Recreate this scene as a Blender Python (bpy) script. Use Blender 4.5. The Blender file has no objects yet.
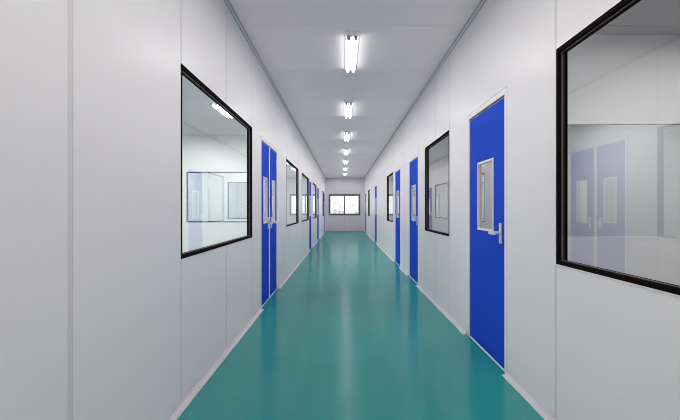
import bpy, bmesh, math, random
from mathutils import Vector

random.seed(7)
SC = bpy.context.scene
COL = SC.collection

# ------------------------------------------------------------------ place
XL, XR = -1.055, 1.270        # corridor wall faces
EYE = 1.28
HC = 3.16                     # ceiling height
YEND, YREAR = 24.8, -2.2      # corridor ends
ROOM_L, ROOM_R = -5.0, 5.0    # rear walls of the side rooms
TH = 0.05                     # sandwich panel thickness
WIN_Z0, WIN_Z1 = 0.957, 2.231
CAS_Z = 2.236                 # top of the door casings

# ------------------------------------------------------------------ materials
def new_mat(name):
    m = bpy.data.materials.new(name)
    m.use_nodes = True
    nt = m.node_tree
    b = nt.nodes.get('Principled BSDF')
    return m, nt, b

def simple(name, col, rough=0.5, metal=0.0, spec=0.5, noise=0.0, nscale=30.0, bump=0.0, bscale=200.0):
    m, nt, b = new_mat(name)
    b.inputs['Base Color'].default_value = (*col, 1)
    b.inputs['Roughness'].default_value = rough
    b.inputs['Metallic'].default_value = metal
    b.inputs['Specular IOR Level'].default_value = spec
    tc = nt.nodes.new('ShaderNodeTexCoord')
    if noise > 0:
        n = nt.nodes.new('ShaderNodeTexNoise')
        n.inputs['Scale'].default_value = nscale
        n.inputs['Detail'].default_value = 4
        r = nt.nodes.new('ShaderNodeMapRange')
        r.inputs['To Min'].default_value = 1 - noise
        r.inputs['To Max'].default_value = 1 + noise
        mx = nt.nodes.new('ShaderNodeVectorMath'); mx.operation = 'SCALE'
        mx.inputs[0].default_value = col
        nt.links.new(tc.outputs['Object'], n.inputs['Vector'])
        nt.links.new(n.outputs['Fac'], r.inputs['Value'])
        nt.links.new(r.outputs['Result'], mx.inputs['Scale'])
        nt.links.new(mx.outputs['Vector'], b.inputs['Base Color'])
    if bump > 0:
        n2 = nt.nodes.new('ShaderNodeTexNoise')
        n2.inputs['Scale'].default_value = bscale
        n2.inputs['Detail'].default_value = 3
        bp = nt.nodes.new('ShaderNodeBump')
        bp.inputs['Strength'].default_value = bump
        bp.inputs['Distance'].default_value = 0.002
        nt.links.new(tc.outputs['Object'], n2.inputs['Vector'])
        nt.links.new(n2.outputs['Fac'], bp.inputs['Height'])
        nt.links.new(bp.outputs['Normal'], b.inputs['Normal'])
    return m

def glass_mat(name, tint, r0, power, gtint=(1, 1, 1)):
    """Flat pane: straight see-through mixed with mirror reflection by viewing angle."""
    m, nt, b = new_mat(name)
    nt.nodes.remove(b)
    out = nt.nodes['Material Output']
    lw = nt.nodes.new('ShaderNodeLayerWeight'); lw.inputs['Blend'].default_value = 0.5
    p = nt.nodes.new('ShaderNodeMath'); p.operation = 'POWER'; p.inputs[1].default_value = power
    ma = nt.nodes.new('ShaderNodeMath'); ma.operation = 'MULTIPLY_ADD'
    ma.inputs[1].default_value = 1 - r0; ma.inputs[2].default_value = r0
    tr = nt.nodes.new('ShaderNodeBsdfTransparent'); tr.inputs['Color'].default_value = (*tint, 1)
    gl = nt.nodes.new('ShaderNodeBsdfGlossy'); gl.inputs['Roughness'].default_value = 0.0
    gl.inputs['Color'].default_value = (*gtint, 1)
    mx = nt.nodes.new('ShaderNodeMixShader')
    nt.links.new(lw.outputs['Facing'], p.inputs[0])
    nt.links.new(p.outputs[0], ma.inputs[0])
    nt.links.new(ma.outputs[0], mx.inputs['Fac'])
    nt.links.new(tr.outputs[0], mx.inputs[1])
    nt.links.new(gl.outputs[0], mx.inputs[2])
    nt.links.new(mx.outputs[0], out.inputs['Surface'])
    return m

def emit(name, col, strength):
    m, nt, b = new_mat(name)
    nt.nodes.remove(b)
    e = nt.nodes.new('ShaderNodeEmission')
    e.inputs['Color'].default_value = (*col, 1)
    e.inputs['Strength'].default_value = strength
    nt.links.new(e.outputs[0], nt.nodes['Material Output'].inputs['Surface'])
    return m

def coated(m, r0, rmax, power, rough):
    """replace the Principled highlight with a limited angle-dependent sheen over the diffuse paint"""
    nt = m.node_tree
    b = nt.nodes['Principled BSDF']; out = nt.nodes['Material Output']
    d = nt.nodes.new('ShaderNodeBsdfDiffuse')
    g = nt.nodes.new('ShaderNodeBsdfGlossy'); g.inputs['Roughness'].default_value = rough
    lw = nt.nodes.new('ShaderNodeLayerWeight'); lw.inputs['Blend'].default_value = 0.5
    p = nt.nodes.new('ShaderNodeMath'); p.operation = 'POWER'; p.inputs[1].default_value = power
    ma = nt.nodes.new('ShaderNodeMath'); ma.operation = 'MULTIPLY_ADD'
    ma.inputs[1].default_value = rmax - r0; ma.inputs[2].default_value = r0
    mx = nt.nodes.new('ShaderNodeMixShader')
    bc = b.inputs['Base Color']
    if bc.is_linked: nt.links.new(bc.links[0].from_socket, d.inputs['Color'])
    else: d.inputs['Color'].default_value = bc.default_value
    if b.inputs['Normal'].is_linked:
        ns = b.inputs['Normal'].links[0].from_socket
        nt.links.new(ns, d.inputs['Normal']); nt.links.new(ns, g.inputs['Normal'])
    nt.links.new(lw.outputs['Facing'], p.inputs[0]); nt.links.new(p.outputs[0], ma.inputs[0])
    nt.links.new(ma.outputs[0], mx.inputs['Fac'])
    nt.links.new(d.outputs[0], mx.inputs[1]); nt.links.new(g.outputs[0], mx.inputs[2])
    nt.links.new(mx.outputs[0], out.inputs['Surface'])
    nt.nodes.remove(b)
    return m

M = {}
P_DOWN, P_UP, P_SIDE = 106, 40, 49
M['wall'] = simple('white coated wall panel', (0.75, 0.730, 0.732), 0.28, 0, 0.40, noise=0.015, nscale=3, bump=0.05, bscale=60)
M['joint'] = simple('panel joint strip', (0.63, 0.61, 0.62), 0.35, 0, 0.5)
M['room'] = simple('white room wall', (0.73, 0.735, 0.732), 0.6, 0, 0.2, noise=0.01, nscale=2)
M['ceiling'] = simple('white ceiling panel', (0.86, 0.795, 0.795), 0.45, 0, 0.35, noise=0.015, nscale=2)
M['trim'] = simple('aluminium cove trim', (0.58, 0.575, 0.60), 0.4, 0.0, 0.3)
M['cove_edge'] = simple('dark cove edge', (0.26, 0.28, 0.31), 0.5)
M['base'] = simple('pale aluminium cove skirting', (0.60, 0.57, 0.59), 0.35, 0, 0.5)
M['blue'] = simple('blue coated door sheet', (0.010, 0.060, 0.52), 0.45, 0, 0.03, noise=0.03, nscale=40, bump=0.03, bscale=120)
M['cream'] = simple('pale door casing', (0.79, 0.78, 0.75), 0.35, 0, 0.5)
M['white'] = simple('white aluminium frame', (0.78, 0.77, 0.77), 0.35)
M['casing'] = simple('wall coloured door casing', (0.78, 0.765, 0.768), 0.35, 0, 0.5)
M['head_dark'] = simple('dark head strip', (0.10, 0.09, 0.075), 0.6, 0, 0.3)
M['black'] = simple('black window profile', (0.010, 0.006, 0.005), 0.7, 0, 0.02)
M['groove'] = simple('bright aluminium bead', (0.20, 0.18, 0.17), 0.45, 0.2, 0.5)
M['steel'] = simple('satin steel', (0.76, 0.77, 0.79), 0.3, 0.35, 0.5)
M['brown'] = simple('grey brown window profile', (0.16, 0.128, 0.13), 0.4, 0, 0.4)
M['thinframe'] = simple('dark thin window profile', (0.05, 0.055, 0.06), 0.4, 0, 0.4)
M['tray'] = simple('white enamelled steel', (0.85, 0.85, 0.86), 0.3, 0, 0.5)
M['socket'] = simple('grey lamp holder', (0.25, 0.25, 0.26), 0.5, 0, 0.4)
M['tube'] = emit('glowing fluorescent tube', (1.0, 0.99, 0.985), 9.5)
M['glass_l'] = glass_mat('green tinted window glass', (0.84, 0.905, 0.903), 0.10, 4.0, (0.93, 1.0, 0.99))
M['glass_r'] = glass_mat('clear window glass', (0.86, 0.868, 0.864), 0.16, 4.2)
M['glass_in'] = glass_mat('inner window glass', (0.90, 0.95, 0.945), 0.08, 4.0)
M['glass_door'] = glass_mat('grey door glass', (0.52, 0.52, 0.515), 0.10, 3.0)
M['glass_out'] = glass_mat('outside window glass', (0.97, 0.98, 0.98), 0.05, 5.0)
M['ground'] = simple('pale concrete ground', (0.8, 0.8, 0.8), 0.8)
M['leaf'] = simple('pale leaves', (0.52, 0.53, 0.52), 0.6)
M['bark'] = simple('pale bark', (0.85, 0.85, 0.84), 0.8)

def floor_mat():
    m, nt, b = new_mat('teal epoxy floor')
    tc = nt.nodes.new('ShaderNodeTexCoord')
    n = nt.nodes.new('ShaderNodeTexNoise'); n.inputs['Scale'].default_value = 1.3; n.inputs['Detail'].default_value = 3
    n2 = nt.nodes.new('ShaderNodeTexNoise'); n2.inputs['Scale'].default_value = 90; n2.inputs['Detail'].default_value = 2
    cr = nt.nodes.new('ShaderNodeValToRGB')
    cr.color_ramp.elements[0].position = 0.3; cr.color_ramp.elements[0].color = (0.021, 0.258, 0.246, 1)
    cr.color_ramp.elements[1].position = 0.7; cr.color_ramp.elements[1].color = (0.026, 0.286, 0.274, 1)
    nt.links.new(tc.outputs['Object'], n.inputs['Vector'])
    nt.links.new(n.outputs['Fac'], cr.inputs['Fac'])
    nt.links.new(cr.outputs['Color'], b.inputs['Base Color'])
    b.inputs['Roughness'].default_value = 0.15
    b.inputs['Specular IOR Level'].default_value = 0.22
    bp = nt.nodes.new('ShaderNodeBump'); bp.inputs['Strength'].default_value = 0.10; bp.inputs['Distance'].default_value = 0.003
    nt.links.new(tc.outputs['Object'], n2.inputs['Vector'])
    nt.links.new(n2.outputs['Fac'], bp.inputs['Height'])
    nt.links.new(bp.outputs['Normal'], b.inputs['Normal'])
    return m
M['floor'] = floor_mat()
coated(M['floor'], 0.045, 0.45, 3.4, 0.165)
coated(M['blue'], 0.03, 0.05, 2.0, 0.3)
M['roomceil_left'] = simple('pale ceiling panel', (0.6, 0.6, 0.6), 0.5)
M['roomceil'] = simple('shaded ceiling panel', (0.36, 0.36, 0.36), 0.5)  # shade of the right rooms put into the ceiling colour
M['roomfloor'] = simple('grey room floor', (0.24, 0.24, 0.24), 0.4, 0, 0.3, noise=0.05, nscale=6)

# ------------------------------------------------------------------ mesh helpers
class MB:
    def __init__(self):
        self.bm = bmesh.new()
    def box(self, x0, x1, y0, y1, z0, z1, mi=0):
        x0, x1 = min(x0, x1), max(x0, x1); y0, y1 = min(y0, y1), max(y0, y1); z0, z1 = min(z0, z1), max(z0, z1)
        v = [self.bm.verts.new((x, y, z)) for x in (x0, x1) for y in (y0, y1) for z in (z0, z1)]
        for f in ((0, 1, 3, 2), (4, 6, 7, 5), (0, 4, 5, 1), (2, 3, 7, 6), (0, 2, 6, 4), (1, 5, 7, 3)):
            fc = self.bm.faces.new([v[i] for i in f]); fc.material_index = mi
    def ring(self, y0, y1, z0, z1, w, x0, x1, mi=0):
        """rectangular ring in the Y/Z plane, w wide, inside the given rectangle"""
        self.box(x0, x1, y0, y0 + w, z0, z1, mi)
        self.box(x0, x1, y1 - w, y1, z0, z1, mi)
        self.box(x0, x1, y0 + w, y1 - w, z0, z0 + w, mi)
        self.box(x0, x1, y0 + w, y1 - w, z1 - w, z1, mi)
    def extrude_profile(self, pts, y0, y1, axis='y', mi=0):
        """closed profile of (x, z) points extruded along Y, or (y, z) along X"""
        def P(p, t):
            return (p[0], t, p[1]) if axis == 'y' else (t, p[0], p[1])
        a = [self.bm.verts.new(P(p, y0)) for p in pts]
        b = [self.bm.verts.new(P(p, y1)) for p in pts]
        n = len(pts)
        for i in range(n):
            f = self.bm.faces.new((a[i], a[(i + 1) % n], b[(i + 1) % n], b[i])); f.material_index = mi
        f = self.bm.faces.new(list(reversed(a))); f.material_index = mi
        f = self.bm.faces.new(b); f.material_index = mi
    def tube(self, p0, p1, r0, r1=None, seg=14, mi=0, smooth=True):
        r1 = r0 if r1 is None else r1
        p0, p1 = Vector(p0), Vector(p1)
        d = (p1 - p0).normalized()
        u = d.orthogonal().normalized(); w = d.cross(u)
        A = []; B = []
        for i in range(seg):
            t = 2 * math.pi * i / seg
            q = u * math.cos(t) + w * math.sin(t)
            A.append(self.bm.verts.new(p0 + q * r0)); B.append(self.bm.verts.new(p1 + q * r1))
        for i in range(seg):
            f = self.bm.faces.new((A[i], A[(i + 1) % seg], B[(i + 1) % seg], B[i])); f.smooth = smooth; f.material_index = mi
        f = self.bm.faces.new(list(reversed(A))); f.material_index = mi
        f = self.bm.faces.new(B); f.material_index = mi
    def build(self, name, mats, parent=None, bevel=0.0):
        if bevel:
            bmesh.ops.bevel(self.bm, geom=self.bm.edges[:], offset=bevel, segments=2, affect='EDGES', profile=0.5)
        bmesh.ops.recalc_face_normals(self.bm, faces=self.bm.faces[:])
        me = bpy.data.meshes.new(name)
        self.bm.to_mesh(me); self.bm.free()
        for m in (mats if isinstance(mats, (list, tuple)) else [mats]):
            me.materials.append(m)
        o = bpy.data.objects.new(name, me)
        COL.objects.link(o)
        if parent is not None:
            o.parent = parent
        return o

def tag(o, label=None, cat=None, group=None, kind=None):
    if label: o['label'] = label
    if cat: o['category'] = cat
    if group: o['group'] = group
    if kind: o['kind'] = kind
    return o

def empty(name, loc):
    o = bpy.data.objects.new(name, None)
    o.empty_display_size = 0.1
    o.location = loc
    COL.objects.link(o)
    return o

def copy_tree(o, parent=None):
    c = o.copy(); COL.objects.link(c)
    if parent is not None: c.parent = parent
    for ch in list(o.children): copy_tree(ch, c)
    return c

# ------------------------------------------------------------------ openings along the corridor
# (y0, y1)
WIN_L = [(2.698, 4.818), (7.72, 9.84), (10.66, 12.78), (14.46, 16.50), (20.95, 22.68)]
DOOR_L = [(5.325, 6.715, 'double'), (12.93, 13.96, 'single'), (16.98, 18.28, 'single'), (22.74, 24.02, 'single')]
WIN_R = [(0.352, 2.472), (4.965, 6.425), (10.545, 12.005), (19.57, 20.98)]
DOOR_R = [(3.219, 4.249), (7.005, 8.035), (9.175, 10.205), (15.60, 16.63), (22.64, 23.94)]

def panel_wall(name, face, sgn, y0, y1, openings, joints, mats, extra_joint=None):
    """wall of panels along Y; sgn +1: body extends to +X from its face"""
    JD = 0.002
    brk = {y0, y1}
    for a, b, z0, z1 in openings: brk |= {a, b}
    jr = []
    for j in joints:
        JW = 0.034 if abs(j - 1.609) < .001 else 0.022
        jr.append((j - JW / 2, j + JW / 2)); brk |= {j - JW / 2, j + JW / 2}
    ys = sorted(t for t in brk if y0 <= t <= y1)
    mb = MB()
    for a, b in zip(ys, ys[1:]):
        if b - a < 1e-5: continue
        mid = (a + b) / 2
        inj = any(p < mid < q for p, q in jr)
        xf = face + (sgn * JD if inj else 0)
        spans = [(0, HC)]
        for oa, ob, z0, z1 in openings:
            if oa < mid < ob:
                new = []
                for s0, s1 in spans:
                    if z0 > s0: new.append((s0, min(z0, s1)))
                    if z1 < s1: new.append((max(z1, s0), s1))
                spans = new
        for s0, s1 in spans:
            if s1 - s0 > 1e-4:
                mb.box(xf, face + sgn * TH, a, b, s0, s1, 1 if inj else 0)
    o = mb.build(name, mats)
    o['kind'] = 'structure'
    return o

opL = [(a, b, WIN_Z0, WIN_Z1) for a, b in WIN_L] + [(d[0], d[1], 0, CAS_Z) for d in DOOR_L]
opR = [(a, b, WIN_Z0, WIN_Z1) for a, b in WIN_R] + [(d[0], d[1], 0, CAS_Z) for d in DOOR_R]
jL = [-1.5, -0.5, 0.55, 1.609, 2.705, 3.762, 4.812, 7.715, 8.78, 9.845, 10.65, 11.72, 12.79, 14.9, 16.0, 19.1, 20.1]
jR = [-0.7, 0.345, 1.41, 2.478, 4.96, 5.7, 6.43, 8.6, 10.54, 12.01, 13.1, 14.3, 17.7, 18.8, 21.7]
panel_wall('wall_left', XL, -1, YREAR, YEND, opL, jL, [M['wall'], M['joint']])
panel_wall('wall_right', XR, 1, YREAR, YEND, opR, jR, [M['wall'], M['joint']])

# floor and ceiling
mb = MB(); mb.box(XL - .026, XR + .026, YREAR - .1, YEND + .1, -0.1, 0.0)
mb.build('floor', M['floor'])['kind'] = 'structure'
mb = MB(); mb.box(ROOM_L - .1, XL - .026, YREAR - .1, YEND + .1, -0.1, 0.0)
mb.build('floor_left', M['roomfloor'])['kind'] = 'structure'
mb = MB(); mb.box(XR + .026, ROOM_R + .1, YREAR - .1, YEND + .1, -0.1, 0.0)
mb.build('floor_right', M['roomfloor'])['kind'] = 'structure'
def ceil(name, x0, x1, mat):
    mb = MB()
    cy = [YREAR - .1] + [4.257 + 1.39 * k for k in range(-4, 15)] + [YEND + .1]
    cy = [c for c in cy if YREAR - .1 <= c <= YEND + .1]
    for a, b in zip(cy, cy[1:]):
        mb.box(x0, x1, a + .003, b - .003, HC, HC + .05, 0)
    mb.box(x0, x1, YREAR - .1, YEND + .1, HC + .004, HC + .1, 1)
    mb.build(name, [mat, M['joint']])['kind'] = 'structure'
ceil('ceiling', XL - .025, XR + .025, M['ceiling'])
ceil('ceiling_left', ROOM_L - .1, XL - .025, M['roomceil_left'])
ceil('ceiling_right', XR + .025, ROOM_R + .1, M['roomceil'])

# corridor end wall with the outside window, rear wall behind the camera, rear walls of the rooms
EX0, EX1, EZ0, EZ1 = -0.853, 1.028, 0.934, 2.195
mb = MB()
ET = 0.12
for (a, b, z0, z1) in ((ROOM_L - .1, EX0, 0, HC), (EX1, ROOM_R + .1, 0, HC), (EX0, EX1, 0, EZ0), (EX0, EX1, EZ1, HC)):
    if z0 == 0 and z1 < HC:      # panel joint below the window
        mb.box(a, 0.075, YEND, YEND + ET, z0, z1); mb.box(0.075, 0.10, YEND + .004, YEND + ET, z0, z1, 1); mb.box(0.10, b, YEND, YEND + ET, z0, z1)
    else:
        mb.box(a, b, YEND, YEND + ET, z0, z1)
mb.build('wall_end', [M['wall'], M['joint']])['kind'] = 'structure'
mb = MB(); mb.box(ROOM_L - .1, ROOM_R + .1, YREAR - .1, YREAR, 0, HC)
mb.build('wall_rear', M['wall'])['kind'] = 'structure'
mb = MB(); mb.box(ROOM_L - .1, ROOM_L, YREAR, YEND, 0, HC)
mb.build('wall_far_left', M['room'])['kind'] = 'structure'
mb = MB(); mb.box(ROOM_R, ROOM_R + .1, YREAR, YEND, 0, HC)
mb.build('wall_far_right', M['room'])['kind'] = 'structure'

# partitions between the side rooms, with inner windows
def partition(name, x0, x1, y, win=None):
    mb = MB()
    if win is None:
        mb.box(x0, x1, y, y + TH, 0, HC)
    else:
        a, b = win
        mb.box(x0, a, y, y + TH, 0, HC); mb.box(b, x1, y, y + TH, 0, HC)
        mb.box(a, b, y, y + TH, 0, WIN_Z0); mb.box(a, b, y, y + TH, WIN_Z1, HC)
    o = mb.build(name, M['room']); o['kind'] = 'structure'
    return o

WN = [0]
def inner_window(y, x0, x1, label, fmat, fw=0.028):
    WN[0] += 1
    n = 'window_%d' % WN[0]
    root = empty(n, ((x0 + x1) / 2, y, WIN_Z0))
    tag(root, label, 'window', None, 'structure')
    cx = (x0 + x1) / 2
    h = WIN_Z1 - WIN_Z0
    mb = MB()
    X0, X1 = x0 - cx, x1 - cx
    mb.box(X0, X0 + fw, -.004, TH + .004, 0, h); mb.box(X1 - fw, X1, -.004, TH + .004, 0, h)
    mb.box(X0 + fw, X1 - fw, -.004, TH + .004, 0, fw); mb.box(X0 + fw, X1 - fw, -.004, TH + .004, h - fw, h)
    mb.build('window_frame', fmat, root)
    mb = MB()
    v = [mb.bm.verts.new(p) for p in ((X0 + fw, .02, fw), (X1 - fw, .02, fw), (X1 - fw, .02, h - fw), (X0 + fw, .02, h - fw))]
    mb.bm.faces.new(v)
    mb.build('glass_pane', M['glass_in'], root)
    return root

LX1 = XL - TH; RX0 = XR + TH

# ------------------------------------------------------------------ corridor windows
def corridor_window(face, sgn, y0, y1, label, gmat, group):
    """sgn +1 on the right wall (the room lies towards +X)"""
    WN[0] += 1
    root = empty('window_%d' % WN[0], (face, (y0 + y1) / 2, WIN_Z0))
    tag(root, label, 'window', group, 'structure')
    cyy = (y0 + y1) / 2
    a, b, h = y0 - cyy, y1 - cyy, WIN_Z1 - WIN_Z0
    X = lambda d: sgn * d          # d: depth behind the wall face
    fw = 0.024
    mb = MB()
    mb.ring(a, b, 0, h, fw, X(-.004), X(.052))
    mb.build('window_frame', M['black'], root)
    mb = MB()
    mb.ring(a + fw, b - fw, fw, h - fw, .003, X(.016), X(.0215))
    mb.build('glazing_bead', M['groove'], root)
    mb = MB()
    e = .007
    mb.ring(a - e, b + e, -e, h + e, e, X(-.003), X(-.0002))
    mb.build('halo_ring', M['casing'], root)  # added pale ring drawing the bright halo line around the frame
    mb = MB()
    i = fw + .004
    v = [mb.bm.verts.new(p) for p in ((X(.024), a + i, i), (X(.024), b - i, i), (X(.024), b - i, h - i), (X(.024), a + i, h - i))]
    mb.bm.faces.new(v)
    mb.build('glass_pane', gmat, root)
    return root

lab_wl = ['large black framed window nearest on the left wall, reflecting a ceiling light',
          'black framed window just past the blue double door on the left wall',
          'black framed window third along the left wall, before a narrow blue door',
          'black framed window between two blue doors on the left wall',
          'small distant black framed window last on the left wall near the end']
for (a, b), l in zip(WIN_L, lab_wl):
    corridor_window(XL, -1, a, b, l, M['glass_l'], 'black framed windows along the corridor')
lab_wr = ['large black framed window nearest on the right wall, reflecting blue doors',
          'black framed window beyond the nearest blue door on the right wall',
          'black framed window third along the right wall, past three blue doors',
          'small distant black framed window last on the right wall near the end']
for (a, b), l in zip(WIN_R, lab_wr):
    corridor_window(XR, 1, a, b, l, M['glass_r'], 'black framed windows along the corridor')

partition('wall_partition_left', ROOM_L, LX1, 10.50, (-3.95, -1.83))
inner_window(10.50, -3.95, -1.83, 'thin framed inner window seen through the nearest left window', M['thinframe'])
partition('wall_partition_left_second', ROOM_L, LX1, 14.40, (-3.99, -1.87))
inner_window(14.40, -3.99, -1.87, 'farther inner window seen through two panes of glass on the left', M['thinframe'])
partition('wall_partition_left_third', ROOM_L, LX1, 19.6)
partition('wall_partition_right', RX0, ROOM_R, 4.49, (1.95, 4.07))
inner_window(4.49, 1.95, 4.07, 'inner window seen through the nearest right window', M['casing'])
partition('wall_partition_right_second', RX0, ROOM_R, 10.38)
partition('wall_partition_right_third', RX0, ROOM_R, 18.0)

# end window onto the outside: two panes side by side
WN[0] += 1
root = empty('window_%d' % WN[0], ((EX0 + EX1) / 2, YEND, EZ0))
tag(root, 'bright white two-pane window with grey brown frame in the far end wall', 'window', None, 'structure')
w2 = (EX1 - EX0) / 2; h = EZ1 - EZ0; fw = 0.105
mb = MB()
mb.box(-w2, -w2 + fw, -.012, .08, 0, h); mb.box(w2 - fw, w2, -.012, .08, 0, h)
mb.box(-w2 + fw, w2 - fw, -.012, .08, 0, fw); mb.box(-w2 + fw, w2 - fw, -.012, .08, h - fw, h)
mb.build('window_frame', M['brown'], root)
mb = MB(); mb.box(-.034, .034, -.006, .07, fw, h - fw)
mb.build('mullion', M['brown'], root)
for s in (-1, 1):
    mb = MB()
    xa, xb = sorted((s * .034, s * (w2 - fw)))
    v = [mb.bm.verts.new(p) for p in ((xa, .04, fw), (xb, .04, fw), (xb, .04, h - fw), (xa, .04, h - fw))]
    mb.bm.faces.new(v)
    mb.build('glass_pane', M['glass_out'], root)

# ------------------------------------------------------------------ doors
DN = [0]
CW = 0.050          # casing face width
REC = 0.010         # leaf recess
def handle_mesh(sgn, along):
    """lever handle; +X*sgn points into the wall; lever reaches along +/-Y"""
    mb = MB()
    X = lambda d: sgn * d
    mb.box(X(0), X(-.012), -.023, .023, -.083, .083)
    bmesh.ops.bevel(mb.bm, geom=mb.bm.edges[:], offset=.003, segments=2, affect='EDGES')
    mb.tube((X(-.008), 0, .004), (X(-.016), 0, .004), .016, .014)
    mb.tube((X(-.014), 0, .004), (X(-.060), 0, .004), .0115)
    mb.box(X(-.048), X(-.066), -along * .012, along * .098, -.012, .018)
    mb.box(X(-.040), X(-.066), along * .0985, along * .110, -.012, .018)
    mb.tube((X(-.008), 0, -.05), (X(-.014), 0, -.05), .010, .009)     # key cylinder
    return mb

def leaf(root, face_y0, face_y1, base, sgn, hside, pane_w):
    """door leaf in root space between y limits; hside: -1 handle near the low-Y edge"""
    X = lambda d: sgn * d
    z0, z1 = 0.012, CAS_Z - CW - .016
    c = (face_y0 + face_y1) / 2
    pz0, pz1 = 1.09, 1.72
    pa, pb = c - pane_w / 2, c + pane_w / 2
    f0, f1 = REC, REC + .02
    mb = MB()
    m = .009
    ya, yb = face_y0 + m, face_y1 - m
    mb.box(X(f0), X(f1), ya, pa, z0, z1); mb.box(X(f0), X(f1), pb, yb, z0, z1)
    mb.box(X(f0), X(f1), pa, pb, z0, pz0); mb.box(X(f0), X(f1), pa, pb, pz1, z1)
    lf = mb.build('door_leaf', M['blue'], root)
    mb = MB()
    mb.ring(face_y0, face_y1, z0 - .006, z1 + .008, .011, X(f0 + .001), X(f1 + .001))
    mb.build('leaf_edging', M['cream'], lf)
    mb = MB()
    mb.ring(pa, pb, pz0, pz1, .018, X(f0 - .007), X(f1))
    mb.build('vision_panel_frame', M['cream'], lf)
    mb = MB()
    i = .018
    v = [mb.bm.verts.new(p) for p in ((X(f0 + .010), pa + i, pz0 + i), (X(f0 + .010), pb - i, pz0 + i), (X(f0 + .010), pb - i, pz1 - i), (X(f0 + .010), pa + i, pz1 - i))]
    mb.bm.faces.new(v)
    mb.build('glass_pane', M['glass_door'], lf)
    hb = handle_mesh(sgn, -hside)
    hy = (face_y0 + .096) if hside < 0 else (face_y1 - .096)
    ho = hb.build('handle', M['steel'], lf)
    ho.location = (X(REC), hy, 1.088)
    tag(ho, 'steel lever handle')
    return lf

def door(face, sgn, y0, y1, label, hside=-1, double=False):
    DN[0] += 1
    cyy = (y0 + y1) / 2
    root = empty('door_%d' % DN[0], (face, cyy, 0))
    tag(root, label, 'door', 'blue corridor doors', 'structure')
    X = lambda d: sgn * d
    a, b = y0 - cyy, y1 - cyy
    G = .005
    mb = MB()
    mb.box(X(-.002), X(.054), a + G, a + CW, 0, CAS_Z - G)
    mb.box(X(-.002), X(.054), b - CW, b - G, 0, CAS_Z - G)
    mb.box(X(-.002), X(.054), a + CW, b - CW, CAS_Z - CW, CAS_Z - G)
    if double:
        mb.box(X(.006), X(.05), -.026, .026, 0, CAS_Z - CW - .008)
    mb.build('door_frame', M['casing'], root, bevel=.0015)
    mb = MB()
    mb.box(X(.010), X(.045), a + .0005, a + G, 0, CAS_Z - .0005); mb.box(X(.010), X(.045), b - G, b - .0005, 0, CAS_Z - .0005)
    mb.box(X(.010), X(.045), a + G, b - G, CAS_Z - G, CAS_Z - .0005)
    mb.build('joint_sealant', M['joint'], root)
    mb = MB()
    mb.box(X(.004), X(.05), a + CW, b - CW, CAS_Z - CW - .009, CAS_Z - CW + .0005)
    mb.build('head_strip', M['head_dark'], root)  # dark strip across the top of the opening
    mb = MB()
    mb.box(X(.006), X(.05), a + CW, b - CW, 0, .006)
    mb.build('threshold', M['cream'], root)
    if double:
        leaf(root, a + CW, -.026, 0, sgn, 1, .28)
        leaf(root, .026, b - CW, 0, sgn, -1, .28)
    else:
        leaf(root, a + CW, b - CW, 0, sgn, hside, .41)
    return root

lab_dl = ['blue double door with two vision panels, nearest on the left wall',
          'blue single door second along the left wall, beside the third window',
          'blue single door past the fourth window on the left wall',
          'distant blue single door last on the left wall, beside the end wall']
for d, l in zip(DOOR_L, lab_dl):
    door(XL, -1, d[0], d[1], l, -1, d[2] == 'double')
lab_dr = [('nearest blue single door on the right wall with steel lever handle', -1),
          ('second blue single door on the right wall, beyond the medium black framed window', -1),
          ('third blue single door on the right wall, beside a black framed window', 1),
          ('blue single door alone on the bare stretch of the right wall', 1),
          ('distant blue single door last on the right wall, beside the end wall', 1)]
for d, (l, hs) in zip(DOOR_R, lab_dr):
    door(XR, 1, d[0], d[1], l, hs)

# ------------------------------------------------------------------ skirting and ceiling coves
def cove_pts(face, sgn, z, s, up):
    """concave quarter profile in the corner of wall face and floor/ceiling; sgn: direction into the corridor"""
    pts = [(face, z), (face, z + up * s), (face + sgn * .003, z + up * s)]
    n = 6
    for i in range(n + 1):
        t = math.pi / 2 * i / n
        # centre of the arc lies out in the corridor
        pts.append((face + sgn * (s - (s - .003) * math.cos(t)), z + up * (s - (s - .003) * math.sin(t))))
    pts += [(face + sgn * s, z)]
    return pts

def skirting(name, face, sgn, doors):
    mb = MB()
    y = YREAR
    for d in sorted(doors, key=lambda t: t[0]) + [(YEND, YEND)]:
        if d[0] - .004 > y + .02:
            mb.extrude_profile(cove_pts(face, sgn, 0, .044, 1), y, d[0] - (.004 if d[0] < YEND else .001))
        y = d[1] + .004
    o = mb.build(name, M['base']); o['kind'] = 'structure'
skirting('baseboard_left', XL, 1, DOOR_L)
skirting('baseboard_right', XR, -1, DOOR_R)
mb = MB(); mb.extrude_profile(cove_pts(YEND, -1, 0, .03, 1), XL + .05, XR - .05, 'x')
mb.build('baseboard_end', M['base'])['kind'] = 'structure'
for n, f, g in (('trim_1', XL, 1), ('trim_2', XR, -1)):
    mb = MB(); mb.extrude_profile(cove_pts(f, g, HC, .024, -1), YREAR, YEND)
    mb.box(f, f + g * .005, YREAR, YEND, HC - .029, HC - .024, 1)          # dark strips along both cove edges
    mb.box(f + g * .024, f + g * .029, YREAR, YEND, HC - .005, HC, 1)
    mb.build(n, [M['trim'], M['cove_edge']])['kind'] = 'structure'
mb = MB(); mb.extrude_profile(cove_pts(YEND, -1, HC, .032, -1), XL + .04, XR - .04, 'x'); mb.build('trim_3', M['trim'])['kind'] = 'structure'
mb = MB(); mb.extrude_profile([(XL, YEND), (XL + .03, YEND), (XL, YEND - .03)], .05, HC - .04, 'y')
# vertical corner coves at the far end (profile in plan)
for v in mb.bm.verts:
    v.co = Vector((v.co.x, v.co.z, v.co.y))
mb.build('trim_4', M['wall'])['kind'] = 'structure'

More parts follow.
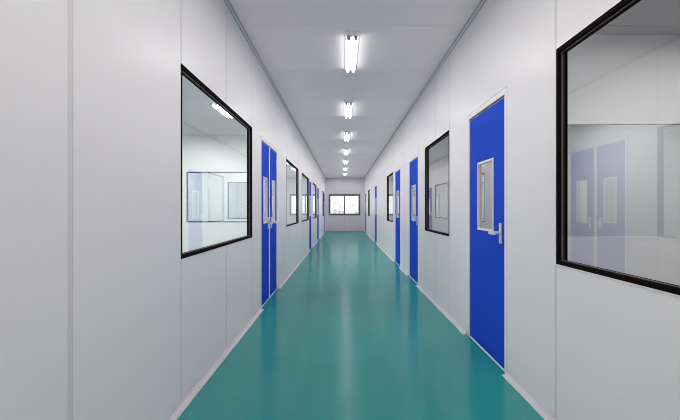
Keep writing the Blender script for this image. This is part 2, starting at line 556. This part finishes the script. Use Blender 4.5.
# ------------------------------------------------------------------ ceiling lights
def make_light():
    root = empty('ceiling_light', (0, 0, HC))
    L = 1.18
    mb = MB()
    mb.extrude_profile([(-.080, 0), (-.072, -.014), (-.030, -.024), (.030, -.024), (.072, -.014), (.080, 0)], 0, L)
    mb.build('housing', M['tray'], root)
    for s in (-1, 1):
        mb = MB(); mb.tube((s * .038, .10, -.041), (s * .038, L - .03, -.041), .0155, seg=12)
        tb = mb.build('fluorescent_tube', M['tube'], root)
        tag(tb, 'glowing white fluorescent tube')
        for y, d in ((.070, 1), (L, -1)):
            mb = MB()
            mb.box(s * .038 - .017, s * .038 + .017, y + d * .002, y + d * .032, -.060, -.012)
            bmesh.ops.bevel(mb.bm, geom=mb.bm.edges[:], offset=.004, segments=2, affect='EDGES')
            mb.build('lamp_holder', M['socket'], root)
    return root
lab_l = ['nearest and largest twin tube light on the corridor ceiling',
         'second twin tube light from the viewer on the corridor ceiling',
         'third twin tube light from the viewer along the ceiling line',
         'fourth twin tube light from the viewer, middle of the ceiling line',
         'fifth twin tube light from the viewer along the ceiling line',
         'second last twin tube light on the ceiling before the far end wall',
         'farthest and smallest twin tube light on the ceiling by the end wall']
proto = make_light()
for k in range(7):
    o = proto if k == 0 else copy_tree(proto)
    o.location = (0.10, 4.38 + 2.8 * k, HC)
    tag(o, lab_l[k], 'ceiling light', 'twin tube ceiling lights down the corridor')

# unseen fill lights added along the whole corridor and in the side rooms
def fill_light(x, y, sx, sy, power, z=HC - .06, col=(1, .99, .985)):
    l = bpy.data.lights.new('lamp', 'AREA'); l.shape = 'RECTANGLE'; l.size = sx; l.size_y = sy
    l.energy = power; l.color = col
    o = bpy.data.objects.new('lamp', l); COL.objects.link(o); o.location = (x, y, z)  # added fill light, no fitting belongs to it
    return o
def soft(o):
    o.visible_camera = False; o.visible_glossy = False; o.visible_transmission = False
    return o
NEU = (1.0, 0.972, 0.972)
YM, YLEN = (YREAR + YEND) / 2, YEND - YREAR - .4
dn = soft(fill_light(0.10, YM, 1.5, YLEN, P_DOWN, HC - .10, NEU))  # added overhead fill, evens the light along the corridor
for sg in (-1, 1):        # added unseen strips brightening each wall from above
    sd = soft(fill_light(0.10, YM, .10, YLEN, P_SIDE, HC - .25, (1.0, .975, .975)))
    sd.rotation_euler = (0, -sg * math.radians(46), 0); sd.data.spread = math.radians(96)
up = soft(fill_light(0.10, YM, 2.1, YLEN, P_UP, 0.012, (1.0, .68, .70))); up.rotation_euler = (math.pi, 0, 0)  # added pinkish fill at floor level, offsets the teal bounce
for (x, y, p) in ((-3.2, 1.0, 90), (-3.4, 5.0, 120), (-2.8, 8.4, 120), (-3.2, 12.4, 150), (-3.2, 17.0, 170), (-3.2, 22.2, 140)):
    soft(fill_light(x, y, 2.0, 2.4, p))
for (x, y, p) in ((3.2, -.8, 46), (3.2, 2.6, 52), (3.4, 7.4, 62), (3.2, 14.0, 140), (3.2, 21.0, 140)):
    soft(fill_light(x, y, 2.0, 2.4, p))

# ------------------------------------------------------------------ outside the end window
mb = MB(); mb.box(-14, 14, YEND + .3, YEND + 26, -.35, -.3)
mb.build('ground', M['ground'])['kind'] = 'structure'
def tree(x, y, hgt, label, spots):
    root = empty('tree', (x, y, -.3)); tag(root, label, 'tree')
    mb = MB()
    mb.tube((0, 0, 0), (.03, 0, hgt * .5), .05, .035); mb.tube((.03, 0, hgt * .5), (-.05, .05, hgt * .95), .035, .01)
    for s in spots:
        mb.tube((.02, 0, hgt * .45), (s[0] * .9, s[1], s[2]), .012, .004, seg=6)
    mb.build('trunk', M['bark'], root)
    mb = MB()
    for (sx, sy, sz, r, n) in spots:
        for i in range(int(n * 1.0)):
            p = Vector((sx + random.gauss(0, r), sy + random.gauss(0, r), sz + random.gauss(0, r * .5)))
            u = Vector((random.gauss(0, 1), random.gauss(0, 1), random.gauss(0, 1))).normalized(); w = u.orthogonal().normalized()
            q = .085
            v = [mb.bm.verts.new(p + c) for c in (u * q, w * q * .45, -u * q, -w * q * .45)]
            mb.bm.faces.new(v)
    mb.build('foliage', M['leaf'], root)
tree(-.25, 31.5, 2.6, 'faint overexposed leafy tree outside the left pane of the end window',
     [(-.45, 0, 1.15, .16, 60), (-.35, .2, 1.5, .10, 16), (.1, 0, 1.4, .16, 16), (-.4, .1, 2.1, .18, 10), (.25, .1, 1.7, .15, 10)])
tree(1.0, 32.0, 2.4, 'faint overexposed leafy tree outside the right pane of the end window',
     [(-.05, 0, 1.15, .12, 26), (.1, .1, 1.35, .14, 12), (-.4, 0, 1.9, .14, 10), (-.25, 0, 1.6, .2, 8)])

w = bpy.data.worlds.new('world'); SC.world = w; w.use_nodes = True
w.node_tree.nodes['Background'].inputs['Color'].default_value = (1, 1, 1, 1)
w.node_tree.nodes['Background'].inputs['Strength'].default_value = 1.15

# ------------------------------------------------------------------ camera
cd = bpy.data.cameras.new('camera'); cam = bpy.data.objects.new('camera', cd); COL.objects.link(cam)
cam.location = (0, 0, EYE); cam.rotation_euler = (math.pi / 2, 0, 0)
cd.sensor_width = 36.0; cd.lens = 416 / 680 * 36.0
cd.shift_x = -3 / 680; cd.shift_y = -0.5 / 680
cd.clip_start = .05; cd.clip_end = 200
SC.camera = cam

SC.view_settings.view_transform = 'Standard'
SC.view_settings.exposure = 0.0
cy_ = SC.cycles
cy_.max_bounces = 16; cy_.diffuse_bounces = 8; cy_.glossy_bounces = 6; cy_.transparent_max_bounces = 16
cy_.use_denoising = True
cy_.pixel_filter_type = 'BLACKMAN_HARRIS'; cy_.filter_width = 1.0
cy_.caustics_reflective = False; cy_.caustics_refractive = False
cy_.sample_clamp_indirect = 8
